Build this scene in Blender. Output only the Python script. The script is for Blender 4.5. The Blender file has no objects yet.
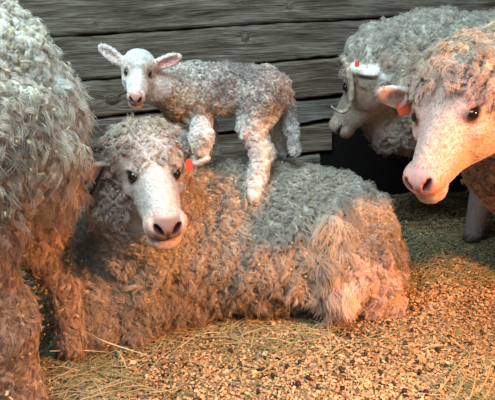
import bpy, math, random
import numpy as np
from mathutils import Matrix, Vector, kdtree

# ------------------------------------------------------------------ camera
FPX, PITCH, ROLL, CAMH = 520.0, math.radians(20.0), math.radians(1.6), 0.874
W_, H_ = 495.0, 400.0
CAM = np.array([0.0, 0.0, CAMH])
FWD = np.array([0.0, math.cos(PITCH), -math.sin(PITCH)])
_R = np.array([1.0, 0, 0]); _U = np.array([0.0, math.sin(PITCH), math.cos(PITCH)])
RIGHT = _R * math.cos(ROLL) - _U * math.sin(ROLL)
UP = _U * math.cos(ROLL) + _R * math.sin(ROLL)
scene = bpy.context.scene
COL = scene.collection
cam = bpy.data.cameras.new('camera'); camo = bpy.data.objects.new('camera', cam); COL.objects.link(camo)
cam.sensor_width = 36.0; cam.lens = FPX / W_ * 36.0; cam.clip_start = 0.02
m = Matrix.Identity(4)
for i in range(3):
    m[i][0], m[i][1], m[i][2], m[i][3] = RIGHT[i], UP[i], -FWD[i], CAM[i]
camo.matrix_world = m
scene.camera = camo

# ------------------------------------------------------------------ light
scene.view_settings.view_transform = 'Standard'; scene.view_settings.look = 'None'
scene.view_settings.gamma = 1.0; scene.view_settings.use_curve_mapping = False
scene.view_settings.exposure = 0.0
world = bpy.data.worlds.new('world'); scene.world = world; world.use_nodes = True
bg = world.node_tree.nodes['Background']; bg.inputs[0].default_value = (0.70, 0.87, 1.0, 1); bg.inputs[1].default_value = 0.22

def area_light(name, loc, target, size, size_y, power, color):
    l = bpy.data.lights.new(name, 'AREA'); l.shape = 'RECTANGLE'; l.size = size; l.size_y = size_y
    l.energy = power; l.color = color
    o = bpy.data.objects.new(name, l); COL.objects.link(o); o.location = loc
    d = Vector(target) - Vector(loc); o.rotation_euler = d.to_track_quat('-Z', 'Y').to_euler()
    return o
area_light('barn_window_daylight', (-0.45, 0.30, 2.5), (0.05, 1.75, 0.5), 1.9, 1.2, 92, (0.68, 0.90, 1.0))
hl = bpy.data.lights.new('heat_lamp_light', 'SPOT'); hl.energy = 560; hl.color = (1.0, 0.37, 0.105); hl.shadow_soft_size = 0.13
hl.spot_size = math.radians(49); hl.spot_blend = 0.85
hlo = bpy.data.objects.new('heat_lamp_light', hl); COL.objects.link(hlo); hlo.location = (1.72, -.05, 1.50)
hlo.rotation_euler = (Vector((0.42, 1.09, 0.03)) - hlo.location).to_track_quat('-Z', 'Y').to_euler()

# ------------------------------------------------------------------ helpers
def nz(v):
    v = np.asarray(v, float); return v / (np.linalg.norm(v) + 1e-12)
def ray(px, py):
    return nz(FWD * FPX + RIGHT * (px - W_ / 2) + UP * (H_ / 2 - py))
def P(px, py, Y):
    d = ray(px, py); return CAM + d * (Y / d[1])
def G(px, py, z=0.0):
    d = ray(px, py); return CAM + d * ((z - CAMH) / d[2])
def project(p):
    q = p - CAM; w = q @ FWD
    w = np.where(w < 1e-3, 1e-3, w)
    return W_ / 2 + FPX * (q @ RIGHT) / w, H_ / 2 - FPX * (q @ UP) / w

rng = np.random.default_rng(7)
_ND = [nz(rng.normal(size=3)) for _ in range(42)]
_NP = rng.uniform(0, 6.28, 42)
def snoise(p, freq, seed=0):
    """cheap smooth noise, about -1..1: products of sines along random directions"""
    o = np.zeros(len(p))
    for k in range(6):
        a = _ND[(seed * 5 + k * 2) % 42]; b = _ND[(seed * 5 + k * 2 + 1) % 42]
        o += np.sin(p @ a * freq * (1 + .23 * k) + _NP[(seed * 3 + k) % 42]) * np.sin(p @ b * freq * (1.1 + .17 * k) + _NP[(seed * 7 + k + 9) % 42])
    return o / 2.2

def mesh_obj(name, v, f, mat, parent=None, smooth=True, tint=None):
    me = bpy.data.meshes.new(name); me.from_pydata([tuple(x) for x in v] if not isinstance(v, np.ndarray) else v.tolist(), [], f if not isinstance(f, np.ndarray) else f.tolist())
    if smooth: me.polygons.foreach_set('use_smooth', [True] * len(me.polygons))
    if tint is not None:
        a = me.attributes.new('tint', 'FLOAT_COLOR', 'POINT')
        a.data.foreach_set('color', np.concatenate([tint, np.ones((len(tint), 1))], 1).astype(np.float32).ravel())
    me.update()
    o = bpy.data.objects.new(name, me); COL.objects.link(o)
    if mat: me.materials.append(mat)
    if parent: o.parent = parent
    return o
def empty(name, loc=(0, 0, 0)):
    o = bpy.data.objects.new(name, None); COL.objects.link(o); o.location = loc; return o
def tag(o, label=None, cat=None, group=None, kind=None):
    if label: o['label'] = label
    if cat: o['category'] = cat
    if group: o['group'] = group
    if kind: o['kind'] = kind
    return o
def adopt(child, parent):
    """parent without moving (the parent is an unrotated Empty)"""
    child.parent = parent; child.matrix_parent_inverse = Matrix.Translation(-Vector(parent.location)); return child

# ------------------------------------------------------------------ materials
def new_mat(name):
    mt = bpy.data.materials.new(name); mt.use_nodes = True
    return mt, mt.node_tree.nodes, mt.node_tree.links, mt.node_tree.nodes['Principled BSDF']
def tint_mat(name, rough=0.75, var=0.18, scale=90.0, spec=0.25, bump=0.25, trans=0.0, sss=0.0):
    mt, N, L, b = new_mat(name)
    at = N.new('ShaderNodeAttribute'); at.attribute_name = 'tint'
    tx = N.new('ShaderNodeTexCoord'); no = N.new('ShaderNodeTexNoise'); no.inputs['Scale'].default_value = scale; no.inputs['Detail'].default_value = 3
    L.new(tx.outputs['Object'], no.inputs['Vector'])
    mr = N.new('ShaderNodeMapRange'); mr.inputs['To Min'].default_value = 1 - var; mr.inputs['To Max'].default_value = 1 + var
    L.new(no.outputs['Fac'], mr.inputs['Value'])
    mx = N.new('ShaderNodeVectorMath'); mx.operation = 'SCALE'
    L.new(at.outputs['Color'], mx.inputs[0]); L.new(mr.outputs[0], mx.inputs['Scale'])
    L.new(mx.outputs[0], b.inputs['Base Color'])
    b.inputs['Roughness'].default_value = rough; b.inputs['Specular IOR Level'].default_value = spec
    if bump:
        bp = N.new('ShaderNodeBump'); bp.inputs['Strength'].default_value = bump; bp.inputs['Distance'].default_value = 0.004
        L.new(no.outputs['Fac'], bp.inputs['Height']); L.new(bp.outputs[0], b.inputs['Normal'])
    if sss:
        b.inputs['Subsurface Weight'].default_value = sss; b.inputs['Subsurface Radius'].default_value = (0.01, 0.005, 0.003)
    if trans:
        t = N.new('ShaderNodeBsdfTranslucent'); L.new(mx.outputs[0], t.inputs['Color'])
        ms = N.new('ShaderNodeMixShader'); ms.inputs[0].default_value = trans
        L.new(b.outputs[0], ms.inputs[1]); L.new(t.outputs[0], ms.inputs[2]); L.new(ms.outputs[0], N['Material Output'].inputs['Surface'])
    return mt
def plain_mat(name, col, rough=0.5, spec=0.5, var=0.12, scale=60.0):
    mt, N, L, b = new_mat(name)
    tx = N.new('ShaderNodeTexCoord'); no = N.new('ShaderNodeTexNoise'); no.inputs['Scale'].default_value = scale
    L.new(tx.outputs['Object'], no.inputs['Vector'])
    cr = N.new('ShaderNodeValToRGB')
    cr.color_ramp.elements[0].position = .3; cr.color_ramp.elements[1].position = .7
    cr.color_ramp.elements[0].color = tuple(c * (1 - var) for c in col) + (1,); cr.color_ramp.elements[1].color = tuple(min(1, c * (1 + var)) for c in col) + (1,)
    L.new(no.outputs['Fac'], cr.inputs[0]); L.new(cr.outputs[0], b.inputs['Base Color'])
    b.inputs['Roughness'].default_value = rough; b.inputs['Specular IOR Level'].default_value = spec
    return mt
M_SKIN = tint_mat('sheep_skin', var=0.08, sss=0.0)
M_WOOL = tint_mat('wool_fibre', rough=0.7, var=0.05, scale=40, spec=0.2, bump=0, trans=0.25)
M_FUR = tint_mat('face_fur', rough=0.65, var=0.05, scale=40, spec=0.25, bump=0, trans=0.2)
M_EYE = plain_mat('eye_dark', (0.012, 0.008, 0.006), 0.08, 0.6)
M_HORN = None
M_TAG = plain_mat('ear_tag_red', (0.60, 0.065, 0.02), 0.4)
M_STRIPB = plain_mat('black_strip', (0.012, 0.012, 0.013), 0.4)
M_HOOF = plain_mat('hoof_keratin', (0.10, 0.075, 0.05), 0.5)
M_HOOFL = plain_mat('lamb_hoof_keratin', (0.45, 0.33, 0.16), 0.5)

# ------------------------------------------------------------------ implicit bodies
def sd_ell(p, c, r, B=None):
    q = p - c
    if B is not None: q = q @ B.T          # rows of B: local axes
    r = np.asarray(r, float)
    k0 = np.linalg.norm(q / r, axis=1); k1 = np.linalg.norm(q / (r * r), axis=1) + 1e-9
    return k0 * (k0 - 1.0) / k1
def sd_cone(p, a, b, ra, rb):
    ab = b - a; t = np.clip(((p - a) @ ab) / (ab @ ab + 1e-12), 0, 1)
    return np.linalg.norm(p - a - t[:, None] * ab, axis=1) - (ra + (rb - ra) * t)
def smin(a, b, k):
    h = np.clip(0.5 + 0.5 * (b - a) / k, 0, 1); return b + (a - b) * h - k * h * (1 - h)
def smax(a, b, k): return -smin(-a, -b, k)

class Body:
    def __init__(s): s.ops = []; s.lo = np.full(3, 9.0); s.hi = np.full(3, -9.0)
    def _bb(s, lo, hi, grow=True):
        if grow: s.lo = np.minimum(s.lo, lo); s.hi = np.maximum(s.hi, hi)
        return (lo, hi)
    def ell(s, c, r, k=0.03, B=None):
        c = np.asarray(c, float); e = np.asarray(r, float) if B is None else np.full(3, max(r))
        s.ops.append(('u', lambda p: sd_ell(p, c, r, B), k, s._bb(c - e, c + e)))
    def cone(s, a, b, ra, rb, k=0.03):
        a = np.asarray(a, float); b = np.asarray(b, float)
        s.ops.append(('u', lambda p: sd_cone(p, a, b, ra, rb), k, s._bb(np.minimum(a - ra, b - rb), np.maximum(a + ra, b + rb))))
    def chain(s, pts, rs, k=0.03):
        for i in range(len(pts) - 1): s.cone(pts[i], pts[i + 1], rs[i], rs[i + 1], k)
    def cut(s, c, r, k=0.006, B=None):
        c = np.asarray(c, float); s.ops.append(('c', lambda p: sd_ell(p, c, r, B), k, s._bb(c - max(r), c + max(r), False)))
    def fn(s, f): s.ops.append(('f', f, 0, None))
    def dist(s, p, box=None, tol=0.06):
        d = np.full(len(p), 1e3)
        for op, f, k, bb in s.ops:
            if box is not None and bb is not None and (np.any(bb[0] > box[1] + tol + k) or np.any(bb[1] < box[0] - tol - k)): continue
            if op == 'u': d = smin(d, f(p), k)
            elif op == 'c': d = smax(d, -f(p), k)
            else: d = f(p, d)
        return d
    def hit(s, px, py, t0=0.5, t1=3.0):
        d = ray(px, py); ts = np.linspace(t0, t1, 1200); q = CAM + ts[:, None] * d
        v = s.dist(q); i = np.argmax(v < 0)
        return q[i] if v.min() < 0 else None
    def mesh(s, h):
        B = 6
        lo = s.lo - 4 * h; n = np.ceil((s.hi + 4 * h - lo) / (h * B)).astype(int) * B
        nb = n // B
        gi = np.stack(np.meshgrid(*[np.arange(k) for k in nb], indexing='ij'), -1).reshape(-1, 3)
        dc = s.dist(lo + (gi * B + (B - 1) / 2) * h)
        near = np.abs(dc) < h * B * 1.35
        V = np.empty(tuple(n))
        V6 = V.reshape(nb[0], B, nb[1], B, nb[2], B)
        V6[...] = dc.reshape(nb[0], 1, nb[1], 1, nb[2], 1)
        loc = np.stack(np.meshgrid(*[np.arange(B)] * 3, indexing='ij'), -1).reshape(-1, 3)
        kb = gi[near]
        key = (kb // 5) @ np.array([1, 1000, 1000000]); order = np.argsort(key, kind='stable'); kb = kb[order]; key = key[order]
        for q in np.split(kb, np.flatnonzero(np.diff(key)) + 1):
            idx = (q[:, None, :] * B + loc[None]).reshape(-1, 3); pp = lo + idx * h
            V[idx[:, 0], idx[:, 1], idx[:, 2]] = s.dist(pp, (pp.min(0), pp.max(0)))
        return surface_nets(V, lo, h)
def surface_nets(V, lo, h):
    S = V < 0
    c = S[:-1, :-1, :-1].astype(np.int8)
    cnt = np.zeros_like(c)
    for dx in (0, 1):
        for dy in (0, 1):
            for dz in (0, 1):
                cnt += S[dx:V.shape[0] - 1 + dx, dy:V.shape[1] - 1 + dy, dz:V.shape[2] - 1 + dz]
    act = (cnt > 0) & (cnt < 8)
    cells = np.argwhere(act)
    vid = np.full(act.shape, -1, np.int64); vid[act] = np.arange(len(cells))
    acc = np.zeros((len(cells), 3)); num = np.zeros(len(cells))
    cor = [(a, b, d) for a in (0, 1) for b in (0, 1) for d in (0, 1)]
    val = {k: V[cells[:, 0] + k[0], cells[:, 1] + k[1], cells[:, 2] + k[2]] for k in cor}
    for a in cor:
        for ax in range(3):
            if a[ax] == 0:
                b = tuple(1 if i == ax else a[i] for i in range(3))
                va, vb = val[a], val[b]; x = (va < 0) != (vb < 0)
                t = va / (va - vb + 1e-12); t = np.clip(t, 0, 1)
                pt = np.tile(np.array(a, float), (len(cells), 1)); pt[:, ax] = t
                acc[x] += pt[x]; num[x] += 1
    verts = lo + (cells + acc / num[:, None]) * h
    faces = []
    for ax in range(3):
        u, w = (ax + 1) % 3, (ax + 2) % 3
        sl0 = [slice(1, -1)] * 3; sl0[ax] = slice(0, -1); sl1 = [slice(1, -1)] * 3; sl1[ax] = slice(1, None)
        A, Bm = S[tuple(sl0)], S[tuple(sl1)]
        for sgn, msk in ((0, A & ~Bm), (1, ~A & Bm)):
            e = np.argwhere(msk)
            if not len(e): continue
            off = np.ones(3, int); off[ax] = 0; e = e + off
            q = []
            for du, dw in ((-1, -1), (0, -1), (0, 0), (-1, 0)):
                k = e.copy(); k[:, u] += du; k[:, w] += dw
                q.append(vid[k[:, 0], k[:, 1], k[:, 2]])
            q = np.stack(q, 1)
            if sgn: q = q[:, ::-1]
            faces.append(q)
    F = np.concatenate(faces); F = F[(F >= 0).all(1)]
    return verts, F
def vnormals(v, F):
    fn = np.cross(v[F[:, 2]] - v[F[:, 0]], v[F[:, 3]] - v[F[:, 1]])
    n = np.zeros_like(v)
    for k in range(4): np.add.at(n, F[:, k], fn)
    return n / (np.linalg.norm(n, axis=1, keepdims=True) + 1e-12)

# ------------------------------------------------------------------ wool and fur
def grow(name, parent, v, F, n, mask, length, flow, tint, count, mat, lock=0.02, radius=0.0007, curl=0.004, freq=1.6,
         clump=0.5, lift=0.6, wander=0.35, K=8, seed=1, lenvar=0.35, lockvar=0.12, cull=True):
    r = np.random.default_rng(seed)
    T = np.concatenate([F[:, [0, 1, 2]], F[:, [0, 2, 3]]])
    A = np.linalg.norm(np.cross(v[T[:, 1]] - v[T[:, 0]], v[T[:, 2]] - v[T[:, 0]]), axis=1) * .5
    mm = mask[T].mean(1)
    tc = v[T].mean(1); tn = n[T].mean(1)
    w = A * mm
    rad_mul = np.ones(len(T))
    if cull:
        px, py = project(tc)
        inn = (px > -40) & (px < W_ + 40) & (py > -40) & (py < H_ + 40)
        far = (px > -230) & (px < W_ + 230) & (py > -230) & (py < H_ + 200)
        back = (np.einsum('ij,ij->i', tn, CAM - tc) / np.linalg.norm(CAM - tc, axis=1)) < -0.3
        dens = np.where(inn, 1.0, np.where(far, 0.3, 0.0)); dens = np.where(back, dens * .3, dens)
        rad_mul = np.where(dens < .99, 1.6, 1.0); w = w * dens
    if w.sum() <= 0: return None
    ti = r.choice(len(T), count, p=w / w.sum())
    a, b = r.random(count), r.random(count); sw = a + b > 1; a[sw], b[sw] = 1 - a[sw], 1 - b[sw]
    bc = np.stack([1 - a - b, a, b], 1)
    tri = T[ti]
    def ip(x): return (x[tri] * (bc[:, :, None] if x.ndim == 2 else bc)).sum(1)
    root = ip(v); nn = ip(n); nn /= np.linalg.norm(nn, axis=1, keepdims=True) + 1e-9
    L = ip(length); fl = ip(flow); co = ip(tint)
    area = w.sum(); nl = max(4, int(area / (lock * lock)))
    nl = min(nl, count // 3)
    ci = r.choice(count, nl, replace=False)
    kd = kdtree.KDTree(nl)
    for i, c in enumerate(ci): kd.insert(root[c], i)
    kd.balance()
    li = np.array([kd.find(x)[1] for x in root])
    cen = root[ci][li]
    lrand = r.normal(size=(nl, 3))[li] * wander; lphi = r.uniform(0, 6.283, nl)[li] + r.normal(size=count) * .35
    lspin = r.choice([-1.0, 1.0], nl)[li]
    ll = (1 + r.uniform(-1, 1, nl) * lenvar)[li] * (1 + r.normal(size=count) * .1)
    L = L * ll
    tang = fl + lrand + r.normal(size=(count, 3)) * .10
    tang -= nn * np.einsum('ij,ij->i', tang, nn)[:, None]
    main = nn * lift + tang; main /= np.linalg.norm(main, axis=1, keepdims=True)
    e1 = np.cross(main, r.normal(size=3)[None] + 0 * main); e1 /= np.linalg.norm(e1, axis=1, keepdims=True) + 1e-9
    e2 = np.cross(main, e1)
    t = np.linspace(0, 1, K)[None, :, None]
    base = root[:, None] + (cen - root)[:, None] * (clump * t ** 1.2)
    grow1 = nn[:, None] * (L * lift)[:, None, None] * (t - .35 * t * t) + tang[:, None] * L[:, None, None] * (.35 * t + .65 * t * t)
    am = (curl * (0.6 + .8 * r.random(nl))[li])[:, None, None] * np.minimum(1, t * 2.5)
    ph = lphi[:, None, None] + lspin[:, None, None] * freq * 6.283 * t * (L / (length.mean() + 1e-9))[:, None, None]
    pos = base + grow1 + am * (np.cos(ph) * e1[:, None] + np.sin(ph) * e2[:, None])
    pos[:, 0] = root - nn * .002
    rad = (radius * rad_mul[ti] * (0.8 + .4 * r.random(count)))[:, None] * (1.0 - .65 * np.linspace(0, 1, K)[None] ** 2)
    lc = (1 + r.normal(size=nl) * lockvar)[li] * (1 + r.normal(size=count) * .07)
    co = np.clip(co * np.clip(lc, .55, 1.4)[:, None], 0.005, 0.95)
    if parent is not None: pos = pos - np.array(parent.location)[None, None]
    cu = bpy.data.hair_curves.new(name); cu.add_curves([K] * count)
    cu.attributes['position'].data.foreach_set('vector', pos.astype(np.float32).ravel())
    ra = cu.attributes.get('radius') or cu.attributes.new('radius', 'FLOAT', 'POINT'); ra.data.foreach_set('value', rad.astype(np.float32).ravel())
    ta = cu.attributes.new('tint', 'FLOAT_COLOR', 'CURVE')
    ta.data.foreach_set('color', np.concatenate([co, np.ones((count, 1))], 1).astype(np.float32).ravel())
    cu.materials.append(mat)
    o = bpy.data.objects.new(name, cu); COL.objects.link(o)
    if parent is not None: o.parent = parent
    return o

def chaff(name, parent, v, F, n, mask, count, seed, lift=0.02, size=(0.004, 0.010)):
    """wood shavings caught in the fleece"""
    r = np.random.default_rng(seed)
    q = v[F].mean(1); qn = n[F].mean(1); px, py = project(q)
    w = mask[F].mean(1) * ((px > -60) & (px < W_ + 60) & (py > -60) & (py < H_ + 60))
    fi = r.choice(len(F), count, p=w / w.sum())
    V, FF, C = [], [], []
    for i in fi:
        c = q[i] + qn[i] * lift * r.uniform(.7, 1.15); d = nz(r.normal(size=3)); d -= qn[i] * (d @ qn[i]) * .6; d = nz(d); e = nz(np.cross(d, qn[i] + .4 * r.normal(size=3)))
        l = r.uniform(*size); wd = r.uniform(.0012, .0028); up = qn[i] * wd
        b0 = len(V)
        for s_, hgt in ((-1, 0), (0, .9), (1, 0)):
            V += [c + d * l * .5 * s_ + e * wd + up * hgt, c + d * l * .5 * s_ - e * wd + up * hgt]
        FF += [(b0, b0 + 1, b0 + 3, b0 + 2), (b0 + 2, b0 + 3, b0 + 5, b0 + 4)]
        col = np.array([.80, .62, .34]) * r.uniform(.55, 1.15); C += [col] * 6
    V = np.array(V) - np.array(parent.location)
    o = mesh_obj(name, V, FF, M_CHIP, parent, False, np.clip(np.array(C), 0, .95)); o['kind'] = 'stuff'
    return o
M_CHIP = tint_mat('wood_chip', rough=0.7, var=0.15, scale=200, spec=0.3, bump=0, trans=0.15)

# ------------------------------------------------------------------ head kit
class Head:
    """local frame: f to the nose, r to the animal's right, u dorsal; eyes at f=0, nose tip at f=.165 (metres, scale 1)"""
    PT = dict(eyeR=(.010, .057, .020), eyeL=(.010, -.057, .020), nose=(.170, 0, -.002), earR=(-.052, .066, .0), earL=(-.052, -.066, .0), chin=(.135, 0, -.062), poll=(-.10, 0, .05))
    def __init__(s, E, M, uhint, scale):
        s.o = np.asarray(E, float); s.s = scale
        f = nz(np.asarray(M) - s.o); u = np.asarray(uhint, float); u = nz(u - f * (u @ f)); r = np.cross(f, u)
        s.B = np.stack([f, r, u])
    def fit(s, targets, wpos=0.0):
        """turn and shift the head until its landmarks fall on the picture points (Gauss-Newton on a rigid pose)"""
        names = list(targets); loc = np.array([s.PT[k] for k in names]); tg = np.array([targets[k][:2] for k in names], float)
        wt = np.array([targets[k][2] if len(targets[k]) > 2 else 1.0 for k in names]); o0 = s.o.copy()
        def rot(w): th = np.linalg.norm(w); return np.array(Matrix.Rotation(th, 3, Vector(w / th))) if th > 1e-9 else np.eye(3)
        def res(B, o):
            p = o + s.s * loc @ B; x, y = project(p)
            return np.concatenate([(np.stack([x, y], 1) - tg).ravel() * np.repeat(wt, 2), wpos * (o - o0)])
        B, o = s.B.copy(), s.o.copy()
        for _ in range(25):
            r0 = res(B, o); J = np.empty((len(r0), 6))
            for k in range(6):
                d = np.zeros(6); d[k] = 1e-4; J[:, k] = (res(B @ rot(d[:3]).T, o + d[3:]) - r0) / 1e-4
            st = np.linalg.lstsq(np.vstack([J, 3 * np.eye(6)]), np.concatenate([-r0, np.zeros(6)]), rcond=None)[0]
            n_ = np.linalg.norm(st); st *= min(1, .2 / (n_ + 1e-9)); B = B @ rot(st[:3]).T; o = o + st[3:]
        s.B, s.o = B, o; s.err = res(B, o); return s
    def w(s, f, r, u): return s.o + s.s * (np.array([f, r, u]) @ s.B)
    def d(s, f, r, u): return nz(np.array([f, r, u]) @ s.B)
    def loc(s, p): return (p - s.o) @ s.B.T / s.s
    def R(s, *a): return tuple(x * s.s for x in a)
    def build(s, b, lamb=False, mw=1.0):
        S = s.s; k = .018 * S
        b.ell(s.w(-.060, 0, -.004), s.R(.085, .066, .062), k, s.B)
        if lamb: b.ell(s.w(-.045, 0, .014), s.R(.075, .066, .058), k, s.B)
        b.cone(s.w(-.015, 0, -.016), s.w(.120, 0, -.012), .054 * S, .031 * S * (.5 + .5 * mw), k)
        b.ell(s.w(.045, 0, .016), s.R(.095, .022, .020), .014 * S, s.B)                 # nose bridge
        b.ell(s.w(.138, 0, -.006), s.R(.031, .033 * mw, .029), .014 * S, s.B)                # muzzle
        for g in (-1, 1): b.ell(s.w(.142, .018 * g * mw, .004), s.R(.020, .013 * mw, .015), .008 * S, s.B)
        b.cone(s.w(-.03, 0, -.070), s.w(.110, 0, -.038), .042 * S, .022 * S, k)
        b.ell(s.w(.133, 0, -.042), s.R(.028, .027 * mw, .018), .007 * S, s.B)                # lower lip
        for g in (-1, 1):
            b.ell(s.w(-.03, .038 * g, -.045), s.R(.060, .024, .044), k, s.B)
            b.ell(s.w(-.006, .044 * g, .026), s.R(.024, .011, .008), .010 * S, s.B)    # brow
            b.ell(s.w(.008, .052 * g, -.012), s.R(.024, .010, .008), .008 * S, s.B)    # lower lid
    def carve(s, b):
        S = s.s
        s.eye_at = {}
        for g in (-1, 1):
            e = nz([.20, g, .34]); ts = np.linspace(.03, .10, 141); q = s.o + S * (ts[:, None] * e + np.array([0, 0, .004])) @ s.B
            t = ts[np.argmax(b.dist(q) > 0)]; c = (t * e + np.array([0, 0, .004])); s.eye_at[g] = c - .0080 * e
            t2 = nz(np.cross([0, 0, 1.0], e)); Be = np.stack([t2, e, np.cross(t2, e)]) @ s.B
            b.cut(s.w(*c), s.R(.0135, .011, .0088), .004 * S, Be)
            b.cut(s.w(.161, .0165 * g, .003), s.R(.0135, .012, .0040), .004 * S, s.slit(g) @ s.B)
        b.cut(s.w(.150, 0, -.0265), s.R(.030, .05, .0030), .005 * S, s.B)
        b.cut(s.w(.170, 0, -.014), s.R(.006, .0022, .014), .004 * S, s.B)
    @staticmethod
    def slit(g):
        t = nz([-.30, .62 * g, .72]); d = nz([.85, .45 * g, 0]); d = nz(d - t * (d @ t)); return np.stack([t, d, np.cross(t, d)])
    def nose_tint(s, q, mix, sm, leather, hole, lip, amount=.9):
        mix(leather, sm(q[:, 0], .132, .148) * sm(np.abs(q[:, 1]), .031, .022) * sm(q[:, 2], -.026, -.018) * sm(q[:, 2], .027, .018) * (q[:, 0] < .2) * amount)
        for g in (-1, 1):
            l = (q - [.161, .0165 * g, .003]) @ s.slit(g).T; mix(hole, sm(np.linalg.norm(l / [.0150, .013, .0062], axis=1), 1.15, .85))
        mix(hole, sm(np.abs(q[:, 1]), .0045, .0015) * sm(q[:, 0], .152, .160) * sm(q[:, 2], -.03, -.02) * sm(q[:, 2], .004, -.006) * .7)
        mix(lip, sm(np.abs(q[:, 2] + .0275), .009, .003) * sm(q[:, 0], .105, .13) * (q[:, 0] < .2) * (np.abs(q[:, 1]) < .06))
    def ear(s, b, root, d, nrm, length, width, k=.012):
        """root in local coords, d & nrm in world: the ear's direction and the way its cup faces"""
        d = nz(d); nrm = np.asarray(nrm, float); nrm = nz(nrm - d * (nrm @ d)); wv = np.cross(nrm, d)
        B = np.stack([d, wv, nrm]); r0 = s.w(*root)
        c = r0 + d * length * .48
        b.cone(r0 - d * .02 * s.s, r0 + d * length * .2, .018 * s.s, .014 * s.s, k)
        b.ell(c, (length * .56, width * .5, .011), k, B)
        b.cut(c + nrm * .012 + d * length * .04, (length * .46, width * .40, .0105), .004, B)
        return dict(B=B, c=c, L=length, W=width, r0=r0)
    def eyes(s, parent, both=(-1, 1)):
        for g in both:
            c = s.w(*s.eye_at[g]); uv_sphere('eye', c, 0.0118 * s.s, M_EYE, parent)
    def face_tint(s, p, wool, white, pink, dark):
        q = s.loc(p); c = np.tile(np.asarray(wool, float), (len(p), 1))
        def mix(col, a): c[:] = c * (1 - a[:, None]) + np.asarray(col)[None] * a[:, None]
        def sm(x, a, b): t = np.clip((x - a) / (b - a), 0, 1); return t * t * (3 - 2 * t)
        inh = sm(np.abs(q[:, 1]), .11, .085) * sm(q[:, 2], -.15, -.12) * sm(q[:, 0], -.10, -.02)
        mix(white, inh)
        return c, q, mix, sm, inh
def uv_sphere(name, c, r, mat, parent, seg=16, rings=10, sc=(1, 1, 1)):
    V, F = [], []
    for i in range(rings + 1):
        th = math.pi * i / rings
        for j in range(seg):
            ph = 2 * math.pi * j / seg
            V.append((r * sc[0] * math.sin(th) * math.cos(ph), r * sc[1] * math.sin(th) * math.sin(ph), r * sc[2] * math.cos(th)))
    for i in range(rings):
        for j in range(seg): F.append((i * seg + j, (i + 1) * seg + j, (i + 1) * seg + (j + 1) % seg, i * seg + (j + 1) % seg))
    o = mesh_obj(name, V, F, mat, None); o.location = c
    if parent: o.location = Vector(c) - parent.location; o.parent = parent
    return o
def tube(name, pts, rads, mat, parent, seg=8, ridge=None):
    pts = np.asarray(pts, float); n = len(pts); V, F = [], []
    t = np.gradient(pts, axis=0); t /= np.linalg.norm(t, axis=1, keepdims=True)
    ref = np.array([0.31, .52, .79]); off = np.array(parent.location) if parent else np.zeros(3)
    for i in range(n):
        a = nz(np.cross(t[i], ref)); bb = np.cross(t[i], a)
        for j in range(seg):
            ph = 2 * math.pi * j / seg
            V.append(pts[i] - off + rads[i] * (math.cos(ph) * a + math.sin(ph) * bb))
    for i in range(n - 1):
        for j in range(seg): F.append((i * seg + j, i * seg + (j + 1) % seg, (i + 1) * seg + (j + 1) % seg, (i + 1) * seg + j))
    F.append(tuple(range(seg))[::-1]); F.append(tuple(range((n - 1) * seg, n * seg)))
    return mesh_obj(name, np.array(V).tolist(), F, mat, parent)
def plate(name, c, ax, ay, w, h, th, mat, parent, taper=0.75):
    """small rounded plastic plate, ax/ay in-plane axes"""
    ax, ay = nz(ax), nz(ay); nn = np.cross(ax, ay); off = np.array(parent.location)
    prof = [(-.5 * taper, .5), (.5 * taper, .5), (.5, .2), (.5, -.38), (.38, -.5), (-.38, -.5), (-.5, -.38), (-.5, .2)]
    V = [c - off + ax * x * w + ay * y * h + nn * z * th for z in (-.5, .5) for x, y in prof]; k = len(prof)
    F = [tuple(range(k))[::-1], tuple(range(k, 2 * k))] + [(i, (i + 1) % k, k + (i + 1) % k, k + i) for i in range(k)]
    return mesh_obj(name, [tuple(x) for x in V], F, mat, parent, False)
def hoof(parent, c, fwd, s, mat):
    """cloven hoof: two tapering claws"""
    fwd = nz([fwd[0], fwd[1], 0]); side = np.array([-fwd[1], fwd[0], 0])
    out = []
    V, F = [], []
    for g in (-1, 1):
        b0 = len(V)
        for z, rf, rs, dx in ((0, .034, .013, .006), (.018, .030, .012, .002), (.036, .022, .011, -.006), (.044, .012, .007, -.010)):
            for j in range(10):
                a = 2 * math.pi * j / 10
                V.append(np.asarray(c) + s * (fwd * (rf * math.cos(a) + dx) + side * (g * .014 + rs * math.sin(a)) + np.array([0, 0, z])) - np.array(parent.location))
        for i in range(3):
            for j in range(10): F.append((b0 + i * 10 + j, b0 + i * 10 + (j + 1) % 10, b0 + (i + 1) * 10 + (j + 1) % 10, b0 + (i + 1) * 10 + j))
        F.append(tuple(range(b0, b0 + 10))[::-1]); F.append(tuple(range(b0 + 30, b0 + 40)))
    return mesh_obj('hoof', [tuple(x) for x in V], F, mat, parent)
GRAV = np.array([0, 0, -1.0])
def tangent(n, d):
    d = np.broadcast_to(d, n.shape); return d - n * np.einsum('ij,ij->i', d, n)[:, None]
def smooth01(x, a, b): t = np.clip((x - a) / (b - a), 0, 1); return t * t * (3 - 2 * t)
def lumps(amp, freq, seed, gate=None):
    def f(p, d):
        near = np.abs(d) < .08; o = d.copy()
        if near.any():
            q = p[near]; a = amp if gate is None else amp * gate(q)
            o[near] = d[near] - a * snoise(q, freq, seed)
        return o
    return f


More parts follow.
